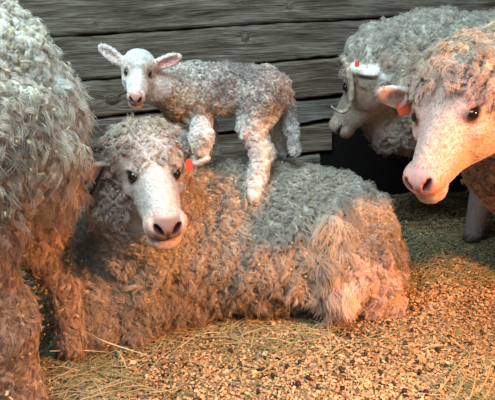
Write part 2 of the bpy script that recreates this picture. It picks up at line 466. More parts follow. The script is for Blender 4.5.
# ------------------------------------------------------------------ wall of weathered boards
WDIR = np.array([math.cos(math.radians(7)), math.sin(math.radians(7)), 0]); WN = np.array([WDIR[1], -WDIR[0], 0]); W0 = np.array([0, 2.28, 0.0])
def wall_sz(px, py):
    d = ray(px, py); t = ((W0 - CAM) @ WN) / (d @ WN); q = CAM + d * t
    return (q - W0) @ WDIR, q[2]
def seam(p0, p1):
    (s0, z0), (s1, z1) = wall_sz(*p0), wall_sz(*p1)
    return lambda s: z0 + (z1 - z0) * (s - s0) / (s1 - s0)
def wood_mat():
    mt, N, L, b = new_mat('weathered_board')
    at = N.new('ShaderNodeAttribute'); at.attribute_name = 'grain'
    def noise(scale, detail, sx, sy, sz=1.0, dist=0.0):
        mp = N.new('ShaderNodeVectorMath'); mp.operation = 'MULTIPLY'; mp.inputs[1].default_value = (sx, sy, sz)
        L.new(at.outputs['Vector'], mp.inputs[0])
        no = N.new('ShaderNodeTexNoise'); no.inputs['Scale'].default_value = scale; no.inputs['Detail'].default_value = detail; no.inputs['Distortion'].default_value = dist
        no.inputs['Roughness'].default_value = .65
        L.new(mp.outputs[0], no.inputs['Vector']); return no.outputs['Fac']
    fine = noise(1, 6, 7, 170); mid = noise(1, 5, 3.0, 34, dist=.6); blot = noise(1, 3, 3.5, 9)
    def ramp(src, stops):
        r = N.new('ShaderNodeValToRGB'); e = r.color_ramp.elements
        e[0].position, e[0].color = stops[0][0], stops[0][1] + (1,); e[1].position, e[1].color = stops[-1][0], stops[-1][1] + (1,)
        for p, c in stops[1:-1]:
            k = e.new(p); k.color = c + (1,)
        L.new(src, r.inputs[0]); return r.outputs[0]
    c1 = ramp(mid, [(.26, (.05, .04, .03)), (.42, (.17, .148, .122)), (.56, (.28, .257, .225)), (.78, (.40, .385, .355))])
    c2 = ramp(fine, [(.32, (.25, .22, .19)), (.44, (.80, .78, .76)), (.66, (1.30, 1.27, 1.23))])
    c3 = ramp(blot, [(.3, (.55, .50, .44)), (.55, (1.0, .97, .92)), (.75, (1.25, 1.25, 1.25))])
    def mul(x, y):
        k = N.new('ShaderNodeMix'); k.data_type = 'RGBA'; k.blend_type = 'MULTIPLY'; k.inputs[0].default_value = 1
        L.new(x, k.inputs[6]); L.new(y, k.inputs[7]); return k.outputs[2]
    oi = N.new('ShaderNodeObjectInfo')
    c4 = ramp(oi.outputs['Random'], [(0.0, (.92, .98, 1.08)), (1.0, (1.06, .95, .82))])
    L.new(mul(mul(mul(c1, c2), c3), c4), b.inputs['Base Color'])
    b.inputs['Roughness'].default_value = .8; b.inputs['Specular IOR Level'].default_value = .2
    ad = N.new('ShaderNodeMath'); ad.operation = 'ADD'; L.new(mid, ad.inputs[0]); L.new(fine, ad.inputs[1])
    bp = N.new('ShaderNodeBump'); bp.inputs['Strength'].default_value = 1.0; bp.inputs['Distance'].default_value = .010
    L.new(ad.outputs[0], bp.inputs['Height']); L.new(bp.outputs[0], b.inputs['Normal'])
    return mt
M_WOOD = wood_mat()
M_DARK = plain_mat('dark_shade_backing', (0.012, 0.010, 0.009), .9, .1)  # near-black colour stands in for shade where the low boards end

SA, SB, SC, SD = seam((75, 36.5), (460, 13.5)), seam((95, 80), (330, 57)), seam((98, 118), (330, 97)), seam((100, 150), (335, 121))
up1 = lambda s: SA(s) + .20
up2 = lambda s: SA(s) + .42
up3 = lambda s: SA(s) + .66
lo1 = lambda s: SD(s) - .15
lo2 = lambda s: -.02 + 0 * s
BOARDS = [(up3, up2, .010, .0), (up2, up1, .010, .004), (up1, SA, .004, .0), (SA, SB, .0005, .004), (SB, SC, .006, .004), (SC, SD, .014, -.014), (SD, lo1, .014, -.030), (lo1, lo2, .010, -.02)]
kns = wall_sz(112, 98)
KNOTS = {4: [(kns[0], kns[1], .024)], 2: [(wall_sz(96, 24)[0], wall_sz(96, 24)[1], .008), (wall_sz(290, 6)[0], wall_sz(290, 6)[1], .010), (wall_sz(236, 4)[0], wall_sz(236, 4)[1], .008)],
         3: [(wall_sz(245, 37)[0], wall_sz(245, 37)[1], .014)]}
S0, S1 = -1.75, 2.3
def w3(s, z, out): return W0[None] + s[:, None] * WDIR + out[:, None] * WN + np.stack([0 * z, 0 * z, z], 1)
bk = w3(np.array([S0, S1, S1, S0, S0, S1, S1, S0]), np.array([-.05, -.05, 1.75, 1.75] * 2), np.array([-.048] * 4 + [-.11] * 4))
wall = mesh_obj('wall_back', bk, [(0, 1, 2, 3), (7, 6, 5, 4), (0, 4, 5, 1), (1, 5, 6, 2), (2, 6, 7, 3), (3, 7, 4, 0)], M_DARK, None, False)
tag(wall, 'barn wall of weathered grey boards behind the sheep', None, None, 'structure')
for bi, (top, bot, gap, outw) in enumerate(BOARDS):
    NU, NV = 320, 22
    s = np.linspace(S0, S1 if bi < 5 else wall_sz({5: 352, 6: 334, 7: 322}[bi], 120)[0], NU)   # low boards cut short, the black backing stands in for shade
    S, Tv = np.meshgrid(s, np.linspace(0, 1, NV), indexing='ij')
    sf = S.ravel(); tv = Tv.ravel()
    one = np.stack([sf, sf * 0 + bi * 3.1, sf * 0], 1)
    zb = bot(sf) + gap * .5 + .005 * snoise(one, 9, bi) + .002 * snoise(one, 45, bi + 1)
    zt = top(sf) - gap * .5 + .005 * snoise(one, 8, bi + 2) + .002 * snoise(one, 40, bi + 3)
    prof = np.clip(tv, 0.0, 1.0); edge = np.minimum(prof, 1 - prof)
    z = zb + (zt - zb) * prof
    out = -.016 + .020 * np.clip(1 - (1 - np.clip(edge / .03, 0, 1)) ** 2, 0, 1) ** .5 + outw
    q3 = np.stack([sf * .35, z * 3.0, sf * 0 + bi], 1)
    out += .004 * snoise(q3, 6, bi + 4) + .0016 * snoise(np.stack([sf * 1.2, z * 14, sf * 0], 1), 10, bi)
    gz = z.copy() + .012 * snoise(one, 3, bi + 5) + .006 * snoise(np.stack([sf, z * 2, sf * 0], 1), 8, bi + 6)
    gs = sf.copy()
    for (ks, kz, kr) in KNOTS.get(bi, []):
        dx, dz = (sf - ks) * .8, (z - kz); rr = np.sqrt(dx * dx + dz * dz) + 1e-6
        gz += np.sign(dz) * kr * .9 * np.exp(-(rr / (kr * 2.0)) ** 2) * np.exp(-np.abs(dz) / (kr * 3))
        inside = smooth01(rr, kr * 1.15, kr * .9)
        gz = gz * (1 - inside) + (kz + rr * 1.6) * inside; gs = gs * (1 - inside) + (ks + .02 * np.arctan2(dz, dx)) * inside
        out += .007 * np.exp(-((rr - kr * .55) / (kr * .30)) ** 2) - .011 * np.exp(-((rr - kr * 1.1) / (kr * .18)) ** 2) + .002 * inside
    vf = w3(sf, z, out)
    F = []
    idx = np.arange(NU * NV).reshape(NU, NV)
    a, b_, c_, d_ = idx[:-1, :-1].ravel(), idx[1:, :-1].ravel(), idx[1:, 1:].ravel(), idx[:-1, 1:].ravel()
    F = np.stack([a, b_, c_, d_], 1).tolist()
    nb = len(vf)                                       # back edge, so that the board has thickness
    vb = np.concatenate([w3(s, bot(s) + gap * .5, 0 * s - .045), w3(s, top(s) - gap * .5, 0 * s - .045)])
    for i in range(NU - 1):
        F.append((nb + i, nb + i + 1, int(idx[i + 1, 0]), int(idx[i, 0]))); F.append((int(idx[i, -1]), int(idx[i + 1, -1]), nb + NU + i + 1, nb + NU + i))
    V = np.concatenate([vf, vb])
    o = mesh_obj('board', V, F, M_WOOD, wall)
    gr = np.concatenate([np.stack([gs + bi * 7.3, gz + bi * 1.7, gz * 0 + bi], 1), np.zeros((2 * NU, 3))])
    at = o.data.attributes.new('grain', 'FLOAT_VECTOR', 'POINT'); at.data.foreach_set('vector', gr.astype(np.float32).ravel())

# ------------------------------------------------------------------ floor of bedding
def gh(p):
    q = np.stack([p[:, 0], p[:, 1], 0 * p[:, 0]], 1)
    return .012 * snoise(q, 5, 3) + .006 * snoise(q, 17, 4) + .003 * snoise(q, 45, 5) - .004
def floor_mat():
    mt, N, L, b = new_mat('trodden_bedding')
    tx = N.new('ShaderNodeTexCoord')
    def noise(sc, d):
        n_ = N.new('ShaderNodeTexNoise'); n_.inputs['Scale'].default_value = sc; n_.inputs['Detail'].default_value = d; L.new(tx.outputs['Object'], n_.inputs['Vector']); return n_.outputs['Fac']
    vo = N.new('ShaderNodeTexVoronoi'); vo.inputs['Scale'].default_value = 130; L.new(tx.outputs['Object'], vo.inputs['Vector'])
    r = N.new('ShaderNodeValToRGB'); e = r.color_ramp.elements
    e[0].position, e[0].color = .2, (.10, .062, .032, 1); e[1].position, e[1].color = .8, (.52, .38, .21, 1)
    sp = N.new('ShaderNodeSeparateColor'); L.new(vo.outputs['Color'], sp.inputs[0]); L.new(sp.outputs[0], r.inputs[0])
    r2 = N.new('ShaderNodeValToRGB'); e = r2.color_ramp.elements
    e[0].position, e[0].color = .35, (.45, .38, .32, 1); e[1].position, e[1].color = .6, (1, 1, 1, 1)
    L.new(noise(6, 4), r2.inputs[0])
    k = N.new('ShaderNodeMix'); k.data_type = 'RGBA'; k.blend_type = 'MULTIPLY'; k.inputs[0].default_value = 1
    L.new(r.outputs[0], k.inputs[6]); L.new(r2.outputs[0], k.inputs[7]); L.new(k.outputs[2], b.inputs['Base Color'])
    b.inputs['Roughness'].default_value = .9; b.inputs['Specular IOR Level'].default_value = .15
    bp = N.new('ShaderNodeBump'); bp.inputs['Strength'].default_value = .8; bp.inputs['Distance'].default_value = .006
    L.new(noise(160, 3), bp.inputs['Height']); L.new(bp.outputs[0], b.inputs['Normal'])
    return mt
gx, gy = np.meshgrid(np.linspace(-2.2, 2.4, 260), np.linspace(.25, 2.9, 170), indexing='ij')
gv = np.stack([gx.ravel(), gy.ravel(), 0 * gx.ravel()], 1); gv[:, 2] = gh(gv)
ii = np.arange(260 * 170).reshape(260, 170)
fl = mesh_obj('floor', gv, np.stack([ii[:-1, :-1].ravel(), ii[1:, :-1].ravel(), ii[1:, 1:].ravel(), ii[:-1, 1:].ravel()], 1), floor_mat())
tag(fl, 'barn floor under trodden wood shavings', None, None, 'structure')

def flakes(name, count, seed, label):
    r = np.random.default_rng(seed); V = np.empty((count, 6, 3)); C = np.empty((count, 6, 3))
    # density falls with distance: sample in image space over the ground
    x = r.uniform(-1.15, 1.6, count); y = .72 + (2.10 - .72) * r.random(count) ** 1.5
    c = np.stack([x, y, 0 * x], 1); c[:, 2] = gh(c) + r.uniform(.001, .010, count)
    d = r.normal(size=(count, 3)) * [1, 1, .35]; d /= np.linalg.norm(d, axis=1, keepdims=True)
    e = np.cross(d, np.array([0, 0, 1.0]) + r.normal(size=(count, 3)) * .45); e /= np.linalg.norm(e, axis=1, keepdims=True)
    up = np.cross(e, d); l = (r.gamma(3.0, .0013, count) + .0024); wd = l * r.uniform(.18, .42, count); cv = l * r.uniform(-.35, .35, count)
    for k, s_ in enumerate((-1, 0, 1)):
        mid = c + d * (l * .5 * s_)[:, None] + up * (cv * (1 - abs(s_)))[:, None]
        V[:, 2 * k] = mid + e * wd[:, None]; V[:, 2 * k + 1] = mid - e * wd[:, None]
    pal = np.array([[.82, .58, .32], [.72, .49, .26], [.88, .70, .46], [.58, .38, .20], [.36, .23, .12]])
    clean = smooth01(snoise(np.stack([x, y, 0 * x], 1), 6, 9), -.9, .3)
    pi = r.choice(5, count, p=[.35, .27, .20, .12, .06]); col = pal[pi] * r.uniform(.82, 1.1, count)[:, None] * (.65 + .35 * clean)[:, None]
    C[:] = np.clip(col, 0, .95)[:, None]
    b0 = np.arange(count)[:, None] * 6
    F = np.concatenate([b0 + [0, 1, 3, 2], b0 + [2, 3, 5, 4]])
    o = mesh_obj(name, V.reshape(-1, 3), F, M_CHIP, None, False, C.reshape(-1, 3))
    return tag(o, label, 'wood shavings', None, 'stuff')
flakes('wood_shavings', 125000, 5, 'golden wood shavings strewn over the barn floor')

M_HAY = tint_mat('hay_blade', rough=.6, var=.15, scale=60, spec=.3, bump=0, trans=.2)
def blade_mesh(path, wd, V, F, C, col, th=.0006):
    """a folded blade of hay along path, appended to the lists"""
    path = np.asarray(path); t = np.gradient(path, axis=0); t /= np.linalg.norm(t, axis=1, keepdims=True) + 1e-9
    for i in range(len(path)):
        sd = nz(np.cross(t[i], [0, 0, 1.0])); up = np.cross(sd, t[i]); ww = wd * (1 - .75 * (i / (len(path) - 1)) ** 3)
        V += [path[i] + sd * ww, path[i] + up * ww * .55, path[i] - sd * ww, path[i] - up * th * 2]; C += [col] * 4
        if i:
            b0 = len(V) - 8
            for j in range(4): F.append((b0 + j, b0 + (j + 1) % 4, b0 + 4 + (j + 1) % 4, b0 + 4 + j))
HAYC = [np.array(c) for c in ((.40, .37, .19), (.30, .31, .15), (.46, .40, .22), (.23, .26, .13), (.52, .47, .30))]
def hay_litter():
    r = np.random.default_rng(11); V, F, C = [], [], []
    spots = []
    for _ in range(520): spots.append((r.uniform(50, 330), r.uniform(322, 350) + r.normal() * 9))       # along the lying ewe
    for _ in range(200): spots.append((r.uniform(20, 260), r.uniform(335, 405)))
    for _ in range(110): spots.append((r.uniform(260, 500), r.uniform(300, 405)))
    for _ in range(190): spots.append((r.normal(475, 30), r.normal(372, 26)))
    for _ in range(750): spots.append((r.uniform(400, 520), r.uniform(225, 285)))                       # hay patch behind the rump
    for _ in range(200): spots.append((r.uniform(45, 110), r.uniform(325, 380)))
    nshort = len(spots)
    for _ in range(260): spots.append((r.normal(85, 28), r.uniform(332, 402)))                          # longer pale hay by the hind legs
    for _ in range(60): spots.append((r.uniform(120, 330), r.uniform(324, 345)))
    for si, (px, py) in enumerate(spots):
        long_ = si >= nshort
        g = G(px, min(max(py, 222), 420)); a = r.uniform(0, 6.28) if r.random() < .45 else r.normal(.15, .5)
        l = r.uniform(.06, .15) if long_ else r.uniform(.025, .10); d = np.array([math.cos(a), math.sin(a), 0]); bend = np.array([-d[1], d[0], 0]) * r.normal() * .15
        z0 = gh(g[None])[0]; n_ = 4; pth = []
        tilt = r.uniform(0, .25)
        for k in range(n_):
            t = k / (n_ - 1); p = g + d * l * (t - .5) + bend * l * t * t; p[2] = gh(p[None])[0] + .005 + r.uniform(0, .006) + tilt * l * t * (1.2 - t); pth.append(p)
        blade_mesh(pth, r.uniform(.0009, .0020), V, F, C, HAYC[r.choice(5)] * r.uniform(.7, 1.2) * (1.25 if long_ else 1) + (np.array([.03, .06, .05]) if long_ else 0))
    o = mesh_obj('hay_litter', np.array(V), F, M_HAY, None, False, np.clip(np.array(C), 0, .9))
    tag(o, 'scattered broken hay mixed into the floor bedding', 'hay', None, 'stuff')
hay_litter()
def stalk(pix, col, wd, label, group, lifts=None, nseg=12):
    """one long hay stalk lying on the floor through the given picture points"""
    pts = []
    for i, (x, y) in enumerate(pix):
        z = (lifts[i] if lifts else .012); pts.append(G(x, y, z))
    pts = np.array(pts); tt = np.linspace(0, len(pts) - 1, nseg)
    pp = np.stack([np.interp(tt, range(len(pts)), pts[:, k]) for k in range(3)], 1)
    if len(pts) > 2:
        for _ in range(3): pp[1:-1] = (pp[:-2] + 2 * pp[1:-1] + pp[2:]) / 4
    V, F, C = [], [], []; blade_mesh(pp, wd, V, F, C, np.array(col))
    V = np.array(V); base = pp[0].copy(); o = mesh_obj('hay_stalk', V - base, F, M_HAY, None, False, np.array(C)); o.location = base
    return tag(o, label, 'hay stalk', group)
PALE = (.82, .80, .60); GRN = (.38, .40, .18); YEL = (.62, .47, .18)
stalk([(81, 329), (102, 341), (150, 356)], PALE, .0030, 'longest pale hay stalk, bent over at the upper end, beside the left sheep', 'loose hay stalks', [.15, .07, .015])
stalk([(80, 330), (83, 345), (84, 361)], (.45, .42, .22), .0024, 'short hay stalk leaning upright next to the far hind leg', 'loose hay stalks', [.15, .08, .02])
stalk([(50, 347), (66, 336), (80, 328)], PALE, .0020, 'thin pale hay stalk rising right between the two hind legs', 'loose hay stalks', [.03, .09, .15])
stalk([(118, 351), (123, 359), (127, 369)], PALE, .0026, 'short pale hay stalk pointing at the viewer left of centre', 'loose hay stalks')
stalk([(50, 351), (80, 350), (108, 352)], PALE, .0022, 'straight pale hay stalk lying across the dark gap between the hind legs', 'loose hay stalks', [.05, .045, .02])
stalk([(154, 317), (160, 329)], YEL, .0016, 'short yellow hay stalk stuck upright against the brown chest', 'loose hay stalks', [.035, .014])
stalk([(160, 329), (176, 323), (193, 319)], (.5, .5, .22), .0016, 'yellow-green hay stalk lying along the brown chest', 'loose hay stalks', [.014, .02, .03])
stalk([(172, 334), (215, 329), (262, 324)], GRN, .0018, 'long green hay stalk lying along the belly of the lying ewe', 'loose hay stalks')
stalk([(232, 338), (262, 330), (302, 320), (318, 314)], GRN, .0020, 'long green hay stalk running under the peeling fleece', 'loose hay stalks')
r_ = np.random.default_rng(3)
TUFT = 'green-yellow hay stalk in the tuft at the bottom right corner'
FRONT = 'short hay stalk on the bright shavings in the centre foreground'
for (x0, y0, x1, y1, lb) in [(262, 372, 300, 351, 'slanting hay stalk in the foreground left of the big clear patch of shavings'), (310, 372, 345, 348, 'slanting hay stalk in the foreground below the rump of the lying ewe'),
        (355, 340, 420, 322, 'longest hay stalk in front of the rump, pointing to the right'), (330, 352, 390, 330, 'long hay stalk nearest below the one that touches the rump'),
        (452, 372, 470, 352, TUFT), (470, 398, 476, 366, TUFT), (455, 398, 466, 372, TUFT), (478, 392, 492, 362, TUFT), (440, 390, 452, 371, TUFT), (484, 398, 494, 376, TUFT),
        (225, 352, 252, 372, 'hay stalk pointing down to the right below the belly'), (190, 347, 232, 341, 'nearly level hay stalk just below the belly of the lying ewe'),
        (100, 372, 150, 380, 'level hay stalk low on the left, right of the near hind leg'), (62, 379, 110, 362, 'hay stalk rising to the right beside the near hind leg'),
        (130, 345, 176, 339, 'level hay stalk just below the chest of the lying ewe'), (200, 362, 212, 377, FRONT), (330, 345, 318, 362, FRONT), (362, 388, 372, 368, FRONT), (352, 396, 357, 374, FRONT),
        (415, 318, 455, 308, 'hay stalk on the floor right of the rump, at the shadow edge'), (150, 392, 185, 384, 'hay stalk at the very bottom edge left of the middle')]:
    c = [GRN, YEL, (.5, .45, .2)][r_.integers(3)]
    stalk([(x0, y0), ((x0 + x1) / 2 + r_.normal() * 2, (y0 + y1) / 2 + r_.normal() * 2), (x1, y1)], c, r_.uniform(.0016, .0022), lb, 'loose hay stalks')
# droppings
M_DUNG = plain_mat('dung', (.035, .026, .018), .7, .3, .3)
def pellet(loc, s, rot):
    o = uv_sphere('dung_pellet', (0, 0, 0), .0065, M_DUNG, None, 10, 7, (1.25, 1, .9)) if not PEL else PEL[0].copy()
    if PEL: COL.objects.link(o)
    PEL.append(o); o.location = loc; o.scale = (s, s, s); o.rotation_euler = rot
    tag(o, 'small dark sheep dropping lying among the shavings', 'dropping', 'droppings in the bedding')
PEL = []
r_ = np.random.default_rng(21)
for (x, y) in [(263, 372), (273, 377), (308, 383), (341, 374), (372, 322), (388, 325), (412, 331), (405, 345), (387, 362), (365, 357), (333, 350), (352, 367), (420, 372), (438, 352), (449, 340), (463, 322), (430, 318), (446, 368), (394, 385), (404, 391), (265, 361), (287, 369), (298, 388), (318, 393), (342, 392), (230, 352), (300, 364), (376, 340), (356, 338), (470, 345), (482, 330), (426, 391), (380, 376), (240, 366), (258, 391), (412, 310)]:
    g = G(x, y); g[2] = gh(g[None])[0] + .008; s = r_.uniform(.75, 1.15); pellet(g, s, r_.uniform(0, 3, 3))

# ------------------------------------------------------------------ sheep
BODIES = {}
def finish(name, b, h, label, tint_fn, base, mat=M_SKIN):
    BODIES[name] = b; v, F = b.mesh(h); n = vnormals(v, F)
    root = empty(name, tuple(base)); tag(root, label, 'lamb' if 'lamb' in name else 'sheep')
    t = np.clip(tint_fn(v, n), 0.004, .95)
    body = mesh_obj('body', v - np.asarray(base), F, mat, root, True, t)
    return root, v, F, n, t

def rngvec(p, freq, seed): return np.stack([snoise(p, freq, seed), snoise(p, freq, seed + 1), snoise(p, freq, seed + 2)], 1)

def offnose(q, wide=1.0):
    """0 on bare nose, lips and lids, 1 elsewhere"""
    nose = smooth01(q[:, 0], .138, .150) * (q[:, 2] > -.032) * (np.abs(q[:, 1]) < .032)
    lips = smooth01(np.abs(q[:, 2] + .027), .008, .004) * (q[:, 0] > .11)
    eye = np.minimum(np.linalg.norm((q - [.012, .060, .023]) * [.75, 1, 1], axis=1), np.linalg.norm((q - [.012, -.060, .023]) * [.75, 1, 1], axis=1))
    return np.clip(1 - nose - lips - smooth01(eye, .021, .015), 0, 1)
# ---- the lying ewe -------------------------------------------------
def lying_ewe():
    b = Body()
    YC = 1.52
    b.ell(P(258, 234, YC), (.35, .25, .232), .05)
    b.ell(P(336, 243, YC + .02), (.18, .24, .215), .06)
    b.ell(P(180, 250, 1.49), (.20, .22, .235), .06)
    b.ell(P(114, 240, 1.46), (.11, .13, .15), .05)
    b.ell(P(362, 262, 1.45), (.105, .13, .155), .04)                       # folded haunch
    b.ell(P(150, 292, 1.36), (.14, .12, .12), .05)                         # brisket
    b.cone(P(150, 265, 1.40), P(146, 190, 1.31), .145, .115, .06)          # neck
    b.ell(P(140, 205, 1.28), (.115, .10, .095), .05)                       # ruff of wool about the cheeks
    H = Head(P(153, 178, 1.19), P(169, 232, 1.035), (0, -.8, .9), 1.14).fit(dict(eyeR=(127, 178), eyeL=(180.5, 176.5), nose=(168, 232), earR=(113, 162, .5), earL=(188, 157, .5), chin=(168, 250, .5)), 60)
    H.build(b, mw=1.22)
    b.ell(H.w(-.078, 0, .012), H.R(.080, .092, .068), .03, H.B)           # woolly poll
    # folded fore leg, knee forward
    kn = G(96, 326, .06)
    b.chain([P(135, 285, 1.36), kn + [0, .05, .07], kn], [.085, .06, .042], .04)
    b.chain([kn, G(140, 328, .035)], [.040, .03], .03)
    b.chain([G(385, 302, .03), G(345, 308, .028)], [.04, .026], .03)      # hind foot tucked along the belly
    b.fn(lambda p, d: smax(d, -(p[:, 2] - .004), .02))                     # rests on the bedding
    gate = lambda q: smooth01(np.linalg.norm(q - H.w(.06, 0, -.02), axis=1), .14, .22)
    b.fn(lumps(.010, 38, 2, gate)); b.fn(lumps(.006, 85, 5, gate))
    def ridges(p, d):                                                      # shedding fleece hangs in ropes before the haunch
        o = d.copy(); nr = (np.abs(d) < .05) & (p[:, 1] < 1.5)
        if nr.any():
            q_ = p[nr]; x_, y_ = project(q_); w_ = np.exp(-((x_ - 334) / 17) ** 2) * smooth01(y_, 195, 220) * smooth01(y_, 318, 290)
            o[nr] -= w_ * (.008 + .013 * snoise(q_ * [1, .6, .22], 130, 3))
        return o
    b.fn(ridges)
    earL = H.ear(b, (-.052, .062, .0), P(87, 172, 1.205) - H.w(-.052, .062, .0), (.35, -.85, -.25), .105, .046)
    earR = H.ear(b, (-.052, -.062, .0), P(213, 157, 1.19) - H.w(-.052, -.062, .0), (-.1, -.5, .85), .105, .040)
    H.carve(b)
    WOOL = np.array([.62, .56, .47])
    def tint(v, n):
        c, q, mix, sm, inh = H.face_tint(v, WOOL, (.62, .55, .49), None, None)
        mix((.78, .73, .68), sm(np.abs(q[:, 1]), .032, .018) * sm(q[:, 2], -.005, .012) * inh)
        mud = smooth01(v[:, 2], .30, .06) * .55 + .2 * smooth01(snoise(v, 7, 3), .1, .9)
        mix((.38, .275, .19), np.clip(mud, 0, .8) * (1 - inh))
        x_, y_ = project(v); mix((.34, .275, .225), sm(x_, 345, 375) * sm(y_, 195, 240) * .75)        # haunch colour darkened to offset the lamp light on it
        side = sm(np.abs(q[:, 1]), .026, .05) * inh
        mix((.50, .39, .32), side * .7)
        for g in (-1, 1):
            de = np.linalg.norm((q - H.eye_at[g]) * [.8, 1, 1], axis=1); mix((.10, .075, .06), sm(de, .019, .013) * .7)
            dk = np.linalg.norm((q - [.028, .050 * g, -.012]) * [1, .9, 1], axis=1); mix((.30, .25, .23), sm(dk, .020, .008) * .6)   # dark tear patch
        mix((.84, .64, .55), sm(q[:, 0], .10, .14) * .6); H.nose_tint(q, mix, sm, (.20, .12, .105), (.035, .02, .018), (.28, .17, .14))
        mix((.82, .66, .58), sm(q[:, 0], .10, .13) * sm(q[:, 2], -.028, -.036) * .6)
        for e, pk in ((earL, 1), (earR, .3)):
            l = (v - e['c']) @ e['B'].T; ins = (np.abs(l[:, 0]) < e['L'] * .62) & (np.abs(l[:, 1]) < e['W'] * .6) & (np.abs(l[:, 2]) < .02)
            ins &= np.linalg.norm(v - e['r0'], axis=1) > .012
            mix((.80, .70, .62), ins * 1.0); mix((.62, .40, .33), (ins & (l[:, 2] > -.004) & (np.abs(l[:, 1]) < e['W'] * .38)) * .7 * pk)
        return c
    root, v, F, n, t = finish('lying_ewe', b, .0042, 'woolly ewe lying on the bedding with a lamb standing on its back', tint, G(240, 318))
    H.eyes(root)
    q = H.loc(v)
    ears = np.zeros(len(v))
    for e in (earL, earR):
        l = (v - e['c']) @ e['B'].T; ears = np.maximum(ears, ((np.abs(l[:, 0]) < e['L'] * .66) & (np.abs(l[:, 1]) < e['W'] * .62) & (np.abs(l[:, 2]) < .022)) * 1.0)
    facelike = smooth01(q[:, 0], -.042, -.018) * (np.abs(q[:, 1]) < .085) * (q[:, 2] > -.11) * (q[:, 0] < .21)
    facelike = facelike * (1 - smooth01(q[:, 0], .012, -.004) * (q[:, 2] > .0) * smooth01(np.abs(q[:, 1]), .042, .034))      # forelock
    cheek = smooth01(q[:, 0], .045, .02) * smooth01(np.abs(q[:, 1]), .045, .06) * smooth01(q[:, 2], -.005, -.03)   # wool climbs over the cheeks
    facelike = np.clip(facelike - cheek, 0, 1)
    wool = np.clip(1 - facelike - ears, 0, 1) * (v[:, 2] > .012)
    px, py = project(v)
    headw = smooth01(np.linalg.norm(v - H.w(-.07, 0, 0), axis=1), .16, .12)
    peel = np.exp(-((px - 333) / 16) ** 2) * smooth01(py, 195, 225) * smooth01(py, 318, 295) * (v[:, 1] < 1.5)
    low = smooth01(v[:, 2], .34, .10)
    # short crimped curls over the back
    flow = tangent(n, GRAV) * .55 + .15 * rngvec(v, 9, 3)
    Lg = .0145 + .006 * low - .001 * headw
    grow('fleece', root, v, F, n, wool * (1 - .85 * peel) * (1 - .6 * low), Lg, flow, t, 125000, M_WOOL, lock=.0100, radius=.00060, curl=.0032, freq=1.2, clump=.8, lift=.9, wander=.7, seed=11, lockvar=.13)
    # longer drawn-out locks on the flank and belly
    grow('flank_fleece', root, v, F, n, wool * low * (1 - peel), .024 + 0 * low, tangent(n, GRAV) * .9, t, 56000, M_WOOL, lock=.0105, radius=.00062, curl=.0036, freq=1.2, clump=.85, lift=.5, wander=.5, seed=12, lockvar=.2, K=9)
    tp = t * .9 + np.array([.62, .47, .36]) * .1
    grow('shedding_locks', root, v, F, n, wool * peel, .050 + 0 * low, tangent(n, GRAV) * 1.2, tp, 12000, M_WOOL, lock=.024, radius=.0008, curl=.005, freq=1.1, clump=1.0, lift=.55, wander=.25, seed=13, lockvar=.3, K=10)
    grow('face_fur', root, v, F, n, np.clip(facelike + ears, 0, 1) * offnose(q), .0055 + 0 * low, -tangent(n, H.B[0]) * 1.0, t, 26000, M_FUR, lock=.006, radius=.00038, curl=.0006, freq=.6, clump=.3, lift=.35, wander=.15, K=4, seed=14, lockvar=.06)
    ax = nz(P(213, 157, 1.19) - P(190, 157, 1.19))
    plate('ear_tag', P(189, 165, 1.20), RIGHT, UP, .017, .028, .002, M_TAG, root)['label'] = 'red plastic ear tag'
    plate('ear_tag', P(97, 181, 1.19), nz(RIGHT * .9 + UP * .42), nz(UP * .9 - RIGHT * -.42), .014, .078, .002, M_STRIPB, root, .6)['label'] = 'narrow black strip hanging below the ear'  # narrow black plate below the ear
    chaff('wool_chaff', root, v, F, n, wool, 800, 15, .014, (.004, .008))
    return b, root

EWE, ewe_root = lying_ewe()

